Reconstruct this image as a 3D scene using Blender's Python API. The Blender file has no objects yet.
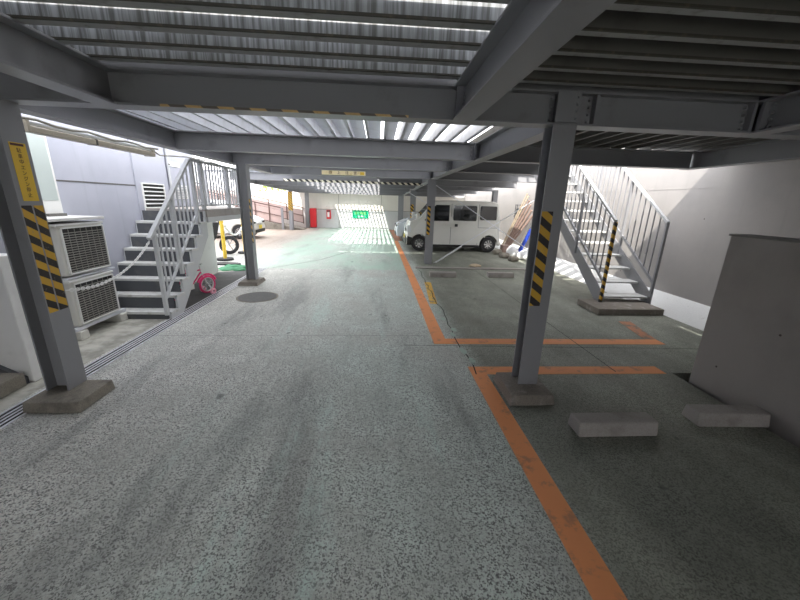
import bpy, bmesh, math, random
from mathutils import Vector, Matrix
random.seed(7)
S = bpy.context.scene
COL = S.collection

# ------------------------------------------------------------------ camera
def camera():
    yaw, pit, rol = 0.0679087598, -0.279863656, 0.0297275606
    f = Vector((math.sin(yaw)*math.cos(pit), math.cos(yaw)*math.cos(pit), math.sin(pit)))
    r = f.cross(Vector((0, 0, 1))).normalized()
    u = r.cross(f)
    r2 = r*math.cos(rol)+u*math.sin(rol)
    u2 = -r*math.sin(rol)+u*math.cos(rol)
    cd = bpy.data.cameras.new('camera')
    cd.sensor_width = 36
    cd.lens = 342.5/800*36
    cd.clip_start = .02
    c = bpy.data.objects.new('camera', cd)
    COL.objects.link(c)
    m = Matrix((r2, u2, -f)).transposed().to_4x4()
    m.translation = (0, 0, 1.6)
    c.matrix_world = m
    S.camera = c
camera()

# ------------------------------------------------------------------ sky, sun, exposure
w = bpy.data.worlds.new('sky')
S.world = w
w.use_nodes = True
bg = w.node_tree.nodes['Background']
bg.inputs[0].default_value = (.97, .98, 1, 1)
bg.inputs[1].default_value = 2.6
sd = bpy.data.lights.new('sun', 'SUN')
sd.energy = 5
sd.angle = math.radians(.6)
sd.color = (1, .95, .86)
so = bpy.data.objects.new('sun', sd)
COL.objects.link(so)
so.rotation_euler = Vector((.28, .80, -1)).to_track_quat('-Z', 'Y').to_euler()
S.view_settings.view_transform = 'Standard'
S.view_settings.look = 'None'
S.view_settings.gamma = 1
S.view_settings.use_curve_mapping = False
S.view_settings.exposure = 1.0

# ------------------------------------------------------------------ materials
MATS = {}
class NT:
    def __init__(s, name):
        s.m = bpy.data.materials.new(name); s.m.use_nodes = True
        s.t = s.m.node_tree; s.b = s.t.nodes['Principled BSDF']
        s.co = s.t.nodes.new('ShaderNodeTexCoord')
    def n(s, typ, **k):
        x = s.t.nodes.new('ShaderNode'+typ)
        for a, v in k.items(): setattr(x, a, v)
        return x
    def l(s, a, b): s.t.links.new(a, b)
    def noise(s, scale, detail=4, stretch=(1, 1, 1), rough=.6):
        mp = s.n('Mapping'); mp.inputs['Scale'].default_value = stretch
        s.l(s.co.outputs['Object'], mp.inputs[0])
        x = s.n('TexNoise'); x.inputs['Scale'].default_value = scale
        x.inputs['Detail'].default_value = detail; x.inputs['Roughness'].default_value = rough
        s.l(mp.outputs[0], x.inputs[0]); return x.outputs[0]
    def ramp(s, v, a, b):
        x = s.n('MapRange'); x.interpolation_type = 'SMOOTHSTEP'
        s.l(v, x.inputs[0]); x.inputs[1].default_value = a; x.inputs[2].default_value = b
        return x.outputs[0]
    def math(s, op, a, b=None, c=None):
        x = s.n('Math', operation=op)
        for i, v in enumerate((a, b, c)):
            if v is None: continue
            if isinstance(v, (int, float)): x.inputs[i].default_value = v
            else: s.l(v, x.inputs[i])
        return x.outputs[0]
    def mix(s, f, a, b):
        x = s.n('Mix', data_type='RGBA')
        for i, v in ((0, f), (6, a), (7, b)):
            if isinstance(v, (int, float)): x.inputs[i].default_value = v
            elif isinstance(v, tuple): x.inputs[i].default_value = (*v, 1)
            else: s.l(v, x.inputs[i])
        return x.outputs[2]
    def xyz(s):
        x = s.n('SeparateXYZ'); s.l(s.co.outputs['Object'], x.inputs[0]); return x.outputs
    def done(s, col, rough=.6, metal=0, bump=None, bs=.2, spec=None):
        if isinstance(col, tuple): s.b.inputs['Base Color'].default_value = (*col, 1)
        else: s.l(col, s.b.inputs['Base Color'])
        if isinstance(rough, (int, float)): s.b.inputs['Roughness'].default_value = rough
        else: s.l(rough, s.b.inputs['Roughness'])
        s.b.inputs['Metallic'].default_value = metal
        if spec is not None: s.b.inputs['Specular IOR Level'].default_value = spec
        if bump is not None:
            x = s.n('Bump'); x.inputs['Strength'].default_value = bs; x.inputs['Distance'].default_value = .01
            s.l(bump, x.inputs['Height']); s.l(x.outputs[0], s.b.inputs['Normal'])
        return s.m

def dirty(name, c, c2, scale=6, rough=.5, metal=0, lo=.5, hi=.75, stretch=(1, 1, 1), bs=.1, grain=0):
    t = NT(name)
    n = t.noise(scale, 6, stretch)
    col = t.mix(t.ramp(n, lo, hi), c, c2)
    g = t.noise(140, 3)
    if grain:
        col = t.mix(t.math('MULTIPLY', t.ramp(g, .45, .65), grain), col, tuple(v*.45 for v in c))
    MATS[name] = t.done(col, rough, metal, g if grain else n, bs)
    return MATS[name]

dirty('steel', (.275, .277, .292), (.20, .20, .208), 3, .42, 0, .55, .8)
dirty('steel_dark', (.13, .125, .115), (.09, .085, .08), 3, .5)
dirty('steel_white', (.56, .57, .58), (.45, .45, .44), 8, .45, 0, .6, .85)
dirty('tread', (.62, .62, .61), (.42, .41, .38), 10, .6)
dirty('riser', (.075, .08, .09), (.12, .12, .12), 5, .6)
dirty('concrete', (.27, .245, .205), (.13, .115, .10), 7, .85, 0, .45, .75, bs=.4, grain=.5)
dirty('block', (.40, .37, .345), (.27, .245, .22), 5, .85, 0, .5, .8, bs=.4, grain=.3)
dirty('old_footing', (.25, .22, .19), (.42, .38, .35), 9, .85, 0, .5, .75, bs=.5, grain=.5)
dirty('ac_body', (.66, .65, .60), (.5, .48, .43), 4, .5)
dirty('ac_bar', (.36, .35, .32), (.28, .27, .25), 4, .5)
dirty('black', (.015, .015, .015), (.03, .03, .03), 20, .6)
dirty('rubber', (.025, .025, .027), (.05, .05, .05), 20, .75)
dirty('dark_edge', (.07, .065, .055), (.16, .13, .09), 14, .8)
dirty('galv_dull', (.33, .335, .33), (.22, .22, .2), 12, .6, 0, .5, .7)
dirty('dark_void', (.02, .02, .02), (.03, .028, .025), 5, .9)
dirty('yellow_paint', (.85, .58, .06), (.6, .4, .08), 8, .5)
dirty('red_paint', (.75, .02, .03), (.6, .02, .03), 5, .4)
dirty('white_paint', (.82, .82, .80), (.7, .7, .68), 5, .4)
dirty('car_white', (.74, .74, .70), (.68, .68, .64), 2, .25)
dirty('car_silver', (.72, .76, .82), (.66, .70, .76), 2, .25)
dirty('pole_brown', (.36, .25, .21), (.22, .15, .12), 9, .6)
dirty('timber', (.62, .50, .36), (.40, .30, .2), 9, .7)
dirty('blue', (.03, .09, .65), (.02, .05, .4), 9, .5)
dirty('sack', (.78, .78, .80), (.6, .6, .6), 9, .6)
dirty('pink', (.85, .05, .22), (.7, .04, .16), 9, .35)
dirty('pale_pink', (.9, .45, .55), (.8, .35, .45), 9, .4)
dirty('green_mat', (.06, .24, .12), (.04, .15, .08), 20, .9)
dirty('dark_mat', (.10, .10, .10), (.16, .155, .15), 4, .9, grain=.4)
dirty('fence_brown', (.12, .07, .06), (.2, .12, .1), 9, .6)
dirty('fence_pink', (.56, .42, .39), (.48, .36, .33), 4, .7)
dirty('leaf', (.30, .42, .08), (.14, .24, .05), 9, .7)
dirty('galv', (.72, .74, .80), (.6, .61, .64), 5, .4, .0)
dirty('tube_white', (.85, .88, .9), (.75, .78, .8), 3, .15)
dirty('beige_metal', (.50, .45, .36), (.35, .31, .25), 8, .45)
dirty('cable', (.50, .47, .40), (.4, .38, .33), 8, .6)
dirty('manhole', (.12, .12, .115), (.2, .195, .18), 40, .75, bs=.5)
dirty('plate_yellow', (.9, .72, .05), (.8, .6, .05), 9, .4)
dirty('sticker_yellow', (.80, .52, .04), (.68, .42, .04), 9, .5)
dirty('sign_cream', (.92, .80, .50), (.8, .65, .3), 9, .5)
dirty('text_brown', (.10, .03, .02), (.14, .05, .03), 9, .5)
dirty('sign_green', (.0, .42, .20), (.0, .36, .17), 9, .4)
dirty('lime', (.35, .85, .15), (.3, .75, .1), 9, .5)
dirty('chrome', (.6, .6, .6), (.5, .5, .5), 9, .2, .9)
dirty('toe', (.80, .80, .80), (.5, .49, .47), 9, .8, 0, .6, .8, bs=.3, grain=.2)

def galv_streak():
    t = NT('galv_streak')
    a = t.ramp(t.noise(9, 6, (3.5, .15, .15)), .38, .62)
    b = t.ramp(t.noise(2, 4, (1, .2, .2)), .4, .7)
    c = t.mix(a, (.50, .52, .56), (.16, .165, .165))
    c = t.mix(t.math('MULTIPLY', b, .45), c, (.12, .12, .10))
    MATS['galv_streak'] = t.done(c, .45, .2)
galv_streak()

def glass(name, col=(.01, .012, .014), rough=.06):
    t = NT(name); MATS[name] = t.done(col, rough, 0, spec=.8)
glass('car_glass')
glass('lamp_glass', (.75, .78, .8), .08)
glass('pale_glass', (.50, .56, .54), .3)

def wallmat(name, c, c2, joint=None, upper=None):
    t = NT(name)
    x = t.xyz()
    n = t.noise(.8, 6)
    col = t.mix(t.ramp(n, .4, .7), c, c2)
    if upper:
        col2 = t.mix(t.ramp(n, .4, .7), upper, tuple(v*.93 for v in upper))
        col = t.mix(t.math('GREATER_THAN', x[2], joint), col, col2)
    drip = t.ramp(t.noise(5, 5, (1.2, 1.2, .12)), .55, .75)
    col = t.mix(t.math('MULTIPLY', drip, .22), col, tuple(v*.6 for v in c))
    sp = t.n('TexVoronoi'); sp.inputs['Scale'].default_value = 3.2; t.l(t.co.outputs['Object'], sp.inputs[0])
    hole = t.math('LESS_THAN', sp.outputs['Distance'], .035)
    col = t.mix(hole, col, (.08, .07, .06))
    MATS[name] = t.done(col, .8, 0, t.noise(60, 4), .1)
wallmat('lilac_wall', (.45, .46, .53), (.40, .41, .48))
wallmat('retaining', (.44, .415, .40), (.38, .36, .35))
wallmat('low_wall', (.32, .295, .28), (.24, .22, .21))
wallmat('far_wall', (.66, .66, .66), (.6, .6, .6), 1.05, (.80, .76, .70))

def hazard(name, axis, k=.62, period=.125, yellow=(.62, .36, .03), black=(.02, .015, .015), off=0.):
    t = NT(name)
    x = t.xyz()
    if axis == 'x': u = t.math('MULTIPLY_ADD', x[0], k, x[2])
    elif axis == 'y': u = t.math('MULTIPLY_ADD', x[1], k, x[2])
    elif axis == 'xy': u = t.math('MULTIPLY_ADD', x[0], k, x[1])
    f = t.math('FRACT', t.math('ADD', t.math('DIVIDE', u, period), 50+off))
    c = t.mix(t.math('GREATER_THAN', f, .5), yellow, black)
    n = t.ramp(t.noise(30, 4), .62, .7)
    MATS[name] = t.done(t.mix(t.math('MULTIPLY', n, .4), c, (.3, .25, .18)), .5)
hazard('hazard_x', 'x', .75)
hazard('hazard_y', 'y', .62, .117)
hazard('hazard_beam', 'x', 1.0, .21, (.80, .56, .25), (.20, .17, .15))
hazard('hazard_clear', 'x', .9, .165, (.92, .86, .70), (.03, .03, .03))
hazard('hazard_post', 'x', .9, .13, (.75, .45, .05))

def floor_mat():
    t = NT('worn_floor')
    x = t.xyz()
    big = t.noise(.55, 6)
    mid = t.noise(2.2, 8, rough=.65)
    vo = t.n('TexVoronoi'); vo.inputs['Scale'].default_value = 150; t.l(t.co.outputs['Object'], vo.inputs[0])
    sc = t.n('SeparateColor'); t.l(vo.outputs['Color'], sc.inputs[0])
    fine = t.math('ADD', t.math('MULTIPLY', sc.outputs[0], .35), t.math('MULTIPLY', t.noise(62, 3, rough=.75), .7))
    fine2 = t.noise(26, 5, rough=.75)
    conc = t.mix(t.ramp(mid, .35, .68), (.46, .46, .42), (.70, .69, .64))
    green = t.mix(t.ramp(mid, .3, .7), (.44, .50, .455), (.66, .75, .69))
    lane = t.math('MULTIPLY', t.ramp(x[0], -1.9, -.3), t.math('SUBTRACT', 1, t.math('MULTIPLY', t.ramp(x[0], 1.0, 1.3), .35)))
    col = t.mix(t.math('MULTIPLY', t.ramp(big, .30, .62), lane), conc, green)
    # exposed aggregate speckle
    spk = t.math('MULTIPLY', t.ramp(fine, .50, .62), t.math('MULTIPLY_ADD', t.ramp(mid, .25, .6), .6, .4))
    col = t.mix(t.math('MULTIPLY', spk, .9), col, (.10, .10, .098))
    spl = t.math('MULTIPLY', t.math('GREATER_THAN', sc.outputs[1], .62), t.ramp(fine2, .35, .6))
    col = t.mix(t.math('MULTIPLY', spl, .6), col, (.72, .76, .72))
    # tyre lanes of bare dark aggregate running along the drive
    tr = t.ramp(t.noise(1.1, 5, (1.5, .28, 1)), .50, .66)
    col = t.mix(t.math('MULTIPLY', tr, .50), col, (.15, .15, .145))
    # cyan worn streaks
    st = t.math('MULTIPLY', t.ramp(t.noise(1.6, 6, (1.7, .22, 1), .62), .53, .66), t.ramp(x[0], -1.9, -.8))
    st = t.math('MULTIPLY', st, t.math('SUBTRACT', 1, t.ramp(x[0], .75, .95)))
    st = t.math('MULTIPLY', st, t.math('MULTIPLY_ADD', spk, -.7, 1))
    st = t.math('MULTIPLY', st, t.math('MULTIPLY_ADD', t.ramp(t.noise(12, 6, rough=.75), .4, .6), .7, .3))
    col = t.mix(t.math('MULTIPLY', st, .6), col, (.60, .78, .71))
    # right hand bays: olive, grimy
    rb = t.ramp(x[0], .85, 1.15)
    rn = t.ramp(t.noise(.9, 7, (1, .7, 1), .68), .35, .7)
    rc = t.mix(rn, (.13, .135, .10), (.33, .34, .27))
    rc = t.mix(t.math('MULTIPLY', t.ramp(fine, .48, .64), .5), rc, (.06, .06, .05))
    col = t.mix(t.math('MULTIPLY', rb, .8), col, rc)
    # repainted green field further in, sharp edge
    e = t.math('GREATER_THAN', t.math('ADD', x[1], t.math('MULTIPLY', t.noise(6, 3), .1)), 8.2)
    e = t.math('MULTIPLY', e, t.math('MULTIPLY', t.math('GREATER_THAN', t.math('ADD', x[0], t.math('MULTIPLY', t.noise(.7, 4), 1.2)), -2.75), t.math('LESS_THAN', x[0], .72)))
    e = t.math('MULTIPLY', e, t.math('SUBTRACT', 1, t.math('MULTIPLY', t.ramp(mid, .55, .7), .4)))
    e = t.math('MULTIPLY', e, t.math('MULTIPLY_ADD', t.ramp(t.noise(1.1, 6, (1, .5, 1)), .35, .65), .6, .25))
    col = t.mix(e, col, (.40, .56, .46))
    # cement apron left of the drain
    ap = t.math('MULTIPLY', t.math('LESS_THAN', x[0], -2.82), t.math('LESS_THAN', x[1], 8.1))
    ac = t.mix(t.ramp(t.noise(4, 7), .35, .65), (.24, .235, .20), (.50, .49, .44))
    col = t.mix(ap, col, ac)
    # reddish ground at the far left
    rf = t.math('MULTIPLY', t.ramp(x[1], 9.5, 12), t.math('SUBTRACT', 1, t.ramp(x[0], -4.4, -2.4)))
    col = t.mix(t.math('MULTIPLY', rf, .75), col, (.36, .26, .20))
    # blots
    bl = t.ramp(t.noise(3.3, 2), .70, .74)
    col = t.mix(t.math('MULTIPLY', bl, .6), col, (.06, .06, .055))
    h = t.math('ADD', fine, t.math('MULTIPLY', mid, .5))
    MATS['floor'] = t.done(col, t.math('MULTIPLY_ADD', mid, .25, .55), 0, h, .35)
floor_mat()

def line_mat(name, c, worn, lo=.52, hi=.66):
    t = NT(name)
    n = t.ramp(t.noise(7, 8, rough=.7), lo, hi)
    MATS[name] = t.done(t.mix(n, c, worn), .7, 0, t.noise(70, 3), .2)
line_mat('orange_line', (.84, .33, .13), (.55, .25, .13))
line_mat('orange_worn', (.50, .20, .10), (.20, .16, .12), .45, .6)
line_mat('yellow_line', (.72, .42, .07), (.3, .25, .15), .5, .6)

def M(k): return MATS[k]

# ------------------------------------------------------------------ mesh builder
class MB:
    def __init__(s): s.v = []; s.f = []
    def add(s, vs, fs):
        n = len(s.v); s.v += [tuple(v) for v in vs]; s.f += [tuple(i+n for i in f) for f in fs]; return s
    def box(s, a, b, mat=None):
        x0, y0, z0 = a; x1, y1, z1 = b
        vs = [(x0, y0, z0), (x1, y0, z0), (x1, y1, z0), (x0, y1, z0), (x0, y0, z1), (x1, y0, z1), (x1, y1, z1), (x0, y1, z1)]
        if mat is not None: vs = [mat @ Vector(v) for v in vs]
        return s.add(vs, [(3, 2, 1, 0), (4, 5, 6, 7), (0, 1, 5, 4), (1, 2, 6, 5), (2, 3, 7, 6), (3, 0, 4, 7)])
    def bar(s, p, q, w, h, up=(0, 0, 1)):
        p = Vector(p); q = Vector(q); d = (q-p); L = d.length; d.normalize()
        r = d.cross(Vector(up))
        if r.length < 1e-4: r = d.cross(Vector((1, 0, 0)))
        r.normalize(); u = r.cross(d)
        m = Matrix((r, d, u)).transposed().to_4x4(); m.translation = p
        return s.box((-w/2, 0, -h/2), (w/2, L, h/2), m)
    def tube(s, pts, r, n=8, cap=True, closed=False):
        pts = [Vector(p) for p in pts]; base = len(s.v); k = len(pts); ref = None
        rr = r if isinstance(r, (list, tuple)) else [r]*k
        for i, p in enumerate(pts):
            if closed: d = pts[(i+1) % k]-pts[i-1]
            else: d = pts[min(i+1, k-1)]-pts[max(i-1, 0)]
            d.normalize()
            if ref is None:
                ref = Vector((0, 0, 1)) if abs(d.z) < .9 else Vector((1, 0, 0))
            a = d.cross(ref).normalized(); b = a.cross(d).normalized(); ref = b
            for j in range(n):
                t = 2*math.pi*j/n
                s.v.append(tuple(p+(a*math.cos(t)+b*math.sin(t))*rr[i]))
        for i in range(k if closed else k-1):
            for j in range(n):
                i2 = (i+1) % k
                s.f.append((base+i*n+j, base+i*n+(j+1) % n, base+i2*n+(j+1) % n, base+i2*n+j))
        if cap and not closed:
            s.f.append(tuple(base+j for j in range(n))[::-1]); s.f.append(tuple(base+(k-1)*n+j for j in range(n)))
        return s
    def prism(s, prof, y0, y1, axis='y'):
        n = len(prof)
        def P(a, b, t):
            return {'y': (a, t, b), 'x': (t, a, b), 'z': (a, b, t)}[axis]
        vs = [P(a, b, y0) for a, b in prof]+[P(a, b, y1) for a, b in prof]
        fs = [tuple(range(n)), tuple(range(2*n-1, n-1, -1))]+[(i, i+n, (i+1) % n+n, (i+1) % n) for i in range(n)]
        return s.add(vs, fs)
    def build(s, name, mat, parent=None, bevel=0, smooth=False, loc=None):
        me = bpy.data.meshes.new(name); me.from_pydata(s.v, [], s.f)
        bm = bmesh.new(); bm.from_mesh(me); bmesh.ops.recalc_face_normals(bm, faces=bm.faces); bm.to_mesh(me); bm.free()
        me.materials.append(M(mat) if isinstance(mat, str) else mat)
        o = bpy.data.objects.new(name, me); COL.objects.link(o)
        if parent: o.parent = parent
        if loc: o.location = loc
        if smooth:
            for p in me.polygons: p.use_smooth = True
            md = o.modifiers.new('es', 'EDGE_SPLIT'); md.split_angle = math.radians(35)
        if bevel:
            md = o.modifiers.new('bevel', 'BEVEL'); md.width = bevel; md.segments = 2; md.limit_method = 'ANGLE'
        return o
ORD = 'first second third fourth fifth sixth seventh eighth ninth tenth eleventh twelfth thirteenth fourteenth fifteenth sixteenth seventeenth eighteenth nineteenth twentieth twenty-first twenty-second twenty-third'.split()
def tag(o, label, cat, group=None, kind=None):
    o['label'] = label; o['category'] = cat
    if group: o['group'] = group
    if kind: o['kind'] = kind
    return o
def thing(name, loc, label, cat, group=None, rz=0):
    o = bpy.data.objects.new(name, None); COL.objects.link(o); o.location = loc; o.rotation_euler = (0, 0, rz)
    o.empty_display_size = .1
    return tag(o, label, cat, group)
def struct(o, label=None, cat='structure'):
    o['kind'] = 'structure'; o['category'] = cat
    if label: o['label'] = label
    return o
KIDS = {}
def children(o):
    if not KIDS or o.name not in KIDS:
        KIDS.clear()
        for x in COL.objects:
            KIDS.setdefault(x.name, [])
            if x.parent: KIDS.setdefault(x.parent.name, []).append(x)
    return KIDS.get(o.name, [])
def copy_tree(o, loc=None, label=None, group=None, parent=None, rz=None):
    ch = list(children(o))
    c = o.copy(); COL.objects.link(c); c.parent = parent
    if loc is not None: c.location = loc
    if rz is not None: c.rotation_euler = (0, 0, rz)
    if label: c['label'] = label
    if group: c['group'] = group
    for k in ch: copy_tree(k, parent=c)
    return c
def text(s, size, mat, parent, loc, rot, name='lettering', ex=.001, sx=1):
    cu = bpy.data.curves.new(name, 'FONT'); cu.body = s; cu.size = size; cu.extrude = ex
    cu.align_x = 'CENTER'; cu.align_y = 'CENTER'
    t = bpy.data.objects.new(name, cu); COL.objects.link(t)
    bpy.context.view_layer.update()
    me = bpy.data.meshes.new_from_object(t); COL.objects.unlink(t); bpy.data.objects.remove(t)
    me.materials.clear(); me.materials.append(M(mat))
    o = bpy.data.objects.new(name, me); COL.objects.link(o); o.parent = parent; o.location = loc; o.rotation_euler = rot
    o.scale = (sx, 1, 1)
    return o

# roof levels: flat to Y=9, falling gently beyond
ZB = 2.16; ZD = 2.38
def dz(y): return -.022*max(0, y-9.1)

# ------------------------------------------------------------------ setting
def setting():
    # floor slab with its stepped right edge
    mb = MB()
    for a, b in (((-14, -14), (3.0, 2.98)), ((-14, 2.98), (4.5, 24))):
        mb.box((a[0], a[1], -.25), (b[0], b[1], 0))
    struct(mb.build('floor', 'floor'), 'worn green-painted concrete parking floor', 'floor')
    struct(MB().box((-20, -16, -.6), (14, 40, -.5)).build('ground', 'dark_void'), 'dark ground under the slab', 'ground')
    # left building
    mb = MB()
    mb.box((-8, 3.35, -.2), (-3.7, 7.55, 8.5))
    struct(mb.build('wall_left', 'lilac_wall'), 'pale lilac building wall behind the air conditioners', 'wall')
    struct(MB().box((-3.705, 4.15, 1.715), (-3.695, 5.72, 1.73)).build('trim_1', 'steel_dark'), 'dark horizontal joint in the left wall', 'trim')
    struct(MB().box((-3.70, 5.72, .9), (-3.68, 6.55, 2.6)).build('trim_2', 'lilac_wall'), 'raised wall panel around the louver', 'trim')
    struct(MB().box((-8, -14, -.2), (-3.72, 2.2, 8.5)).build('wall_shade_left', 'lilac_wall'), 'unseen lilac block added beside and behind the viewpoint to shade the left', 'wall')  # out-of-view mass added to keep direct sun off the left side
    struct(MB().box((-8, -14.3, -.2), (5.3, -14, 2.5)).build('wall_light_stop', 'retaining'), 'unseen concrete wall added behind the viewpoint to cut the light', 'wall')  # never in view, added so less light enters from behind
    struct(MB().box((-18, -14, 8.5), (-7, 7.55, 17)).box((-18, -14, -.2), (-8, 7.55, 8.5)).build('wall_sun_block', 'lilac_wall'), 'unseen tall block added on the left to stop the sun', 'wall')  # unseen masses added to shade the far left from the sun
    # right retaining wall and its toe
    struct(MB().box((5.0, -14, -.4), (5.3, 24, 3.0)).build('wall_right', 'retaining'), 'grey concrete retaining wall on the right', 'wall')
    struct(MB().box((4.997, 1.6, 1.93), (5.0, 20.5, 1.938)).build('trim_3', 'retaining'), 'thin cast joint near the top of the right wall', 'trim')
    mb = MB().prism([(4.62, -.10), (5.01, .22), (5.01, -.4), (4.62, -.4)], 2.99, 20.5)
    struct(mb.build('trim_4', 'toe'), 'pale sloping concrete toe of the right wall', 'trim')
    # far wall
    struct(MB().box((-14, 20.6, -.2), (5.0, 20.9, 1.93)).build('wall_far', 'far_wall'), 'cream and grey concrete wall at the far end', 'wall')
    for i, x in enumerate((-2.3, .15)):
        struct(MB().box((x, 20.59, 0), (x+.02, 20.6, 1.92)).build('trim_%d' % (5+i), 'concrete'), 'vertical joint in the far wall', 'trim')
    struct(MB().box((-14, 20.585, 1.04), (5, 20.6, 1.06)).build('trim_7', 'concrete'), 'horizontal joint in the far wall', 'trim')
    # short wall in the near right, runs back past the camera
    struct(MB().box((3.07, -6, -.3), (3.25, 2.85, 1.395)).build('wall_near_right', 'low_wall', bevel=.008), 'low dark concrete wall in the near right corner', 'wall')
    struct(MB().box((3.06, -6, 1.395), (3.27, 2.86, 1.412)).build('trim_8', 'steel_dark'), 'thin cap on the low concrete wall', 'trim')
    # short white wall at the near left
    mb = MB().box((-6, 2.84, 0), (-2.96, 3.0, 1.10))
    struct(mb.build('wall_near_left', 'white_paint', bevel=.01), 'white painted low wall behind the left column', 'wall')
    mb = MB().prism([(-6, 0), (-3.0, 0), (-3.0, .06), (-3.45, .32), (-6, 1.5)], 2.80, 2.84)
    struct(mb.build('baseboard_left', 'riser'), 'dark sloping stair skirting on the white wall', 'baseboard')
    # roof slab behind the camera, with side strips added to block sun and sky
    struct(MB().box((-3.71, -6, 2.485), (5.0, .70, 2.54)).box((-3.71, .70, 2.485), (-1.87, 2.61, 2.54)).box((3.62, .70, 2.485), (4.99, 5.0, 2.54)).build('ceiling', 'steel_dark'), 'steel deck overhead behind the viewpoint, with added side strips that block light', 'ceiling')
    struct(MB().box((-.1, 20.2, 2.18), (4.99, 20.65, 2.22)).box((-4.6, 20.1, 2.18), (-.1, 20.65, 2.22)).build('ceiling_far', 'steel_dark'), 'narrow closing strip of the deck along the far wall', 'ceiling')
    # window strip left
    w1 = struct(MB().box((-3.7, 4.06, 1.15), (-3.66, 4.34, 2.25)).build('window_1', 'white_paint'), 'narrow pale window beside the left column', 'window')
    MB().box((-3.665, 4.09, 1.5), (-3.655, 4.31, 2.2)).build('pane', 'pale_glass', w1)
    MB().box((-3.665, 4.09, 1.3), (-3.60, 4.31, 1.36)).build('window_sill', 'steel_dark', w1)
    # service door up on the landing
    d = struct(MB().box((-3.7, 6.62, 1.40), (-3.67, 7.42, 3.3)).build('door_1', 'lilac_wall', bevel=.004), 'lilac service door at the top of the left steps', 'door')
    MB().box((-3.675, 6.585, 1.40), (-3.65, 6.62, 3.3)).build('door_frame', 'steel_white', d)
    MB().tube([(-3.67, 7.3, 2.2), (-3.6, 7.3, 2.2), (-3.6, 7.2, 2.2)], .012).build('door_handle', 'chrome', d)
setting()

# ------------------------------------------------------------------ steel frame
def ibeam(name, p0, L, axis, label, group=None, w=.17, h=None, mat='steel', cat='beam', bolts=(), plates=()):
    """I beam running along +x or +y from p0 (centre of the bottom flange underside)"""
    h = h or (ZD-ZB)
    t = thing(name, p0, label, cat, group)
    tf = .014
    def bx(a0, a1, z0, z1, lo=0, hi=L):
        return MB().box((lo, a0, z0), (hi, a1, z1)) if axis == 'x' else MB().box((a0, lo, z0), (a1, hi, z1))
    bx(-w/2, w/2, 0, tf).build('lower_flange', mat, t, .002)
    bx(-w/2, w/2, h-tf, h).build('upper_flange', mat, t, .002)
    bx(-.005, .005, tf, h-tf).build('web', mat, t)
    for q in plates:
        b = bx(-.06, .06, tf, h-tf, q-.012, q+.012)
        pl = b.build('splice_plate', mat, t)
        for k in range(4):
            z = .04+k*(h-.08)/3
            for sgn in (-1, 1):
                c = (q+sgn*.03, -.0, z)
                if axis == 'x':
                    MB().tube([(q+sgn*.035, -.026, z), (q+sgn*.035, .0, z)], .011, 6).build('bolt', mat, pl)
                else:
                    MB().tube([(-.026, q+sgn*.035, z), (.026, q+sgn*.035, z)], .011, 6).build('bolt', mat, pl)
    return t

beam_front = ibeam('crossbeam', (-2.75, 2.70, ZB), 7.2, 'x', 'deep steel crossbeam nearest the viewer, hazard stripes on its lower edge', plates=(3.33, 4.02, 4.30, 5.5), w=.15)
MB().box((0.05, -.02, .22), (6.30, -.012, .375)).build('closure_plate', 'steel', beam_front)  # plate added to stop light leaking in above the beam
MB().box((1.30, -.078, .0), (2.95, -.0745, .015)).build('hazard_tape', 'hazard_beam', beam_front)
XB = [(4.95, 'second steel crossbeam from the viewer'), (6.75, 'third steel crossbeam, above the left middle column'),
      (9.05, 'fourth steel crossbeam, carrying the cream warning sign')]
for y, lb in XB:
    ibeam('crossbeam', (-2.7, y, ZB), 6.1 if y == 6.75 else 7.1, 'x', lb, plates=(3.98, 4.2), w=.15)
for y, lb in ((11.3, 'fifth crossbeam, edged with a black and cream clearance stripe'), (13.5, 'sixth crossbeam, beyond the black and cream striped one'),
              (15.8, 'seventh crossbeam, above the sunlit floor grid'), (18.0, 'eighth crossbeam, second from the far wall'), (20.2, 'last crossbeam, against the far wall')):
    b = ibeam('crossbeam', (-4.5, y, ZB+dz(y)), 8.9, 'x', lb, w=.12)
    if y == 11.3:
        MB().box((1.6, -.085, -.012), (5.9, -.06, .055)).build('hazard_tape', 'hazard_clear', b)

def pitched(o, y0, y1):
    o.rotation_euler = (math.atan2(dz(y1)-dz(y0), y1-y0), 0, 0)
# girders along the drive
ibeam('girder', (-1.80, -3, ZB-.002), 5.7, 'y', 'short overhead girder crossing the upper left corner of the photo', w=.15)
ibeam('girder', (.585, -3, ZB-.002), 5.7, 'y', 'wide diagonal overhead girder right of the centre, lit on its left side', w=.15, plates=(5.62,))
ibeam('girder', (2.82, -3, ZB-.002), 5.7, 'y', 'overhead girder in the upper right corner beside the low concrete wall', w=.15, plates=(5.6,))
ibeam('girder', (-2.62, 2.80, ZB-.002), 6.2, 'y', 'long girder over the left columns beside the stairs', w=.15)
ibeam('girder', (1.36, 2.85, ZB-.002), 6.2, 'y', 'long girder over the right-hand columns towards the van', w=.15)
ibeam('girder', (4.42, 2.85, ZB-.002), 2.2, 'y', 'girder above the right stairs beside the retaining wall', w=.15)
for x, lb in ((1.36, 'sloping far girder over the row of distant right columns'), (-4.5, 'far left girder resting on the yellow striped post')):
    y0 = 9.1 if x > 0 else 11.3
    g = ibeam('girder', (x, y0, ZB-.002+dz(y0)), 20.2-y0, 'y', lb, w=.15); pitched(g, y0, 20.2)

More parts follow.
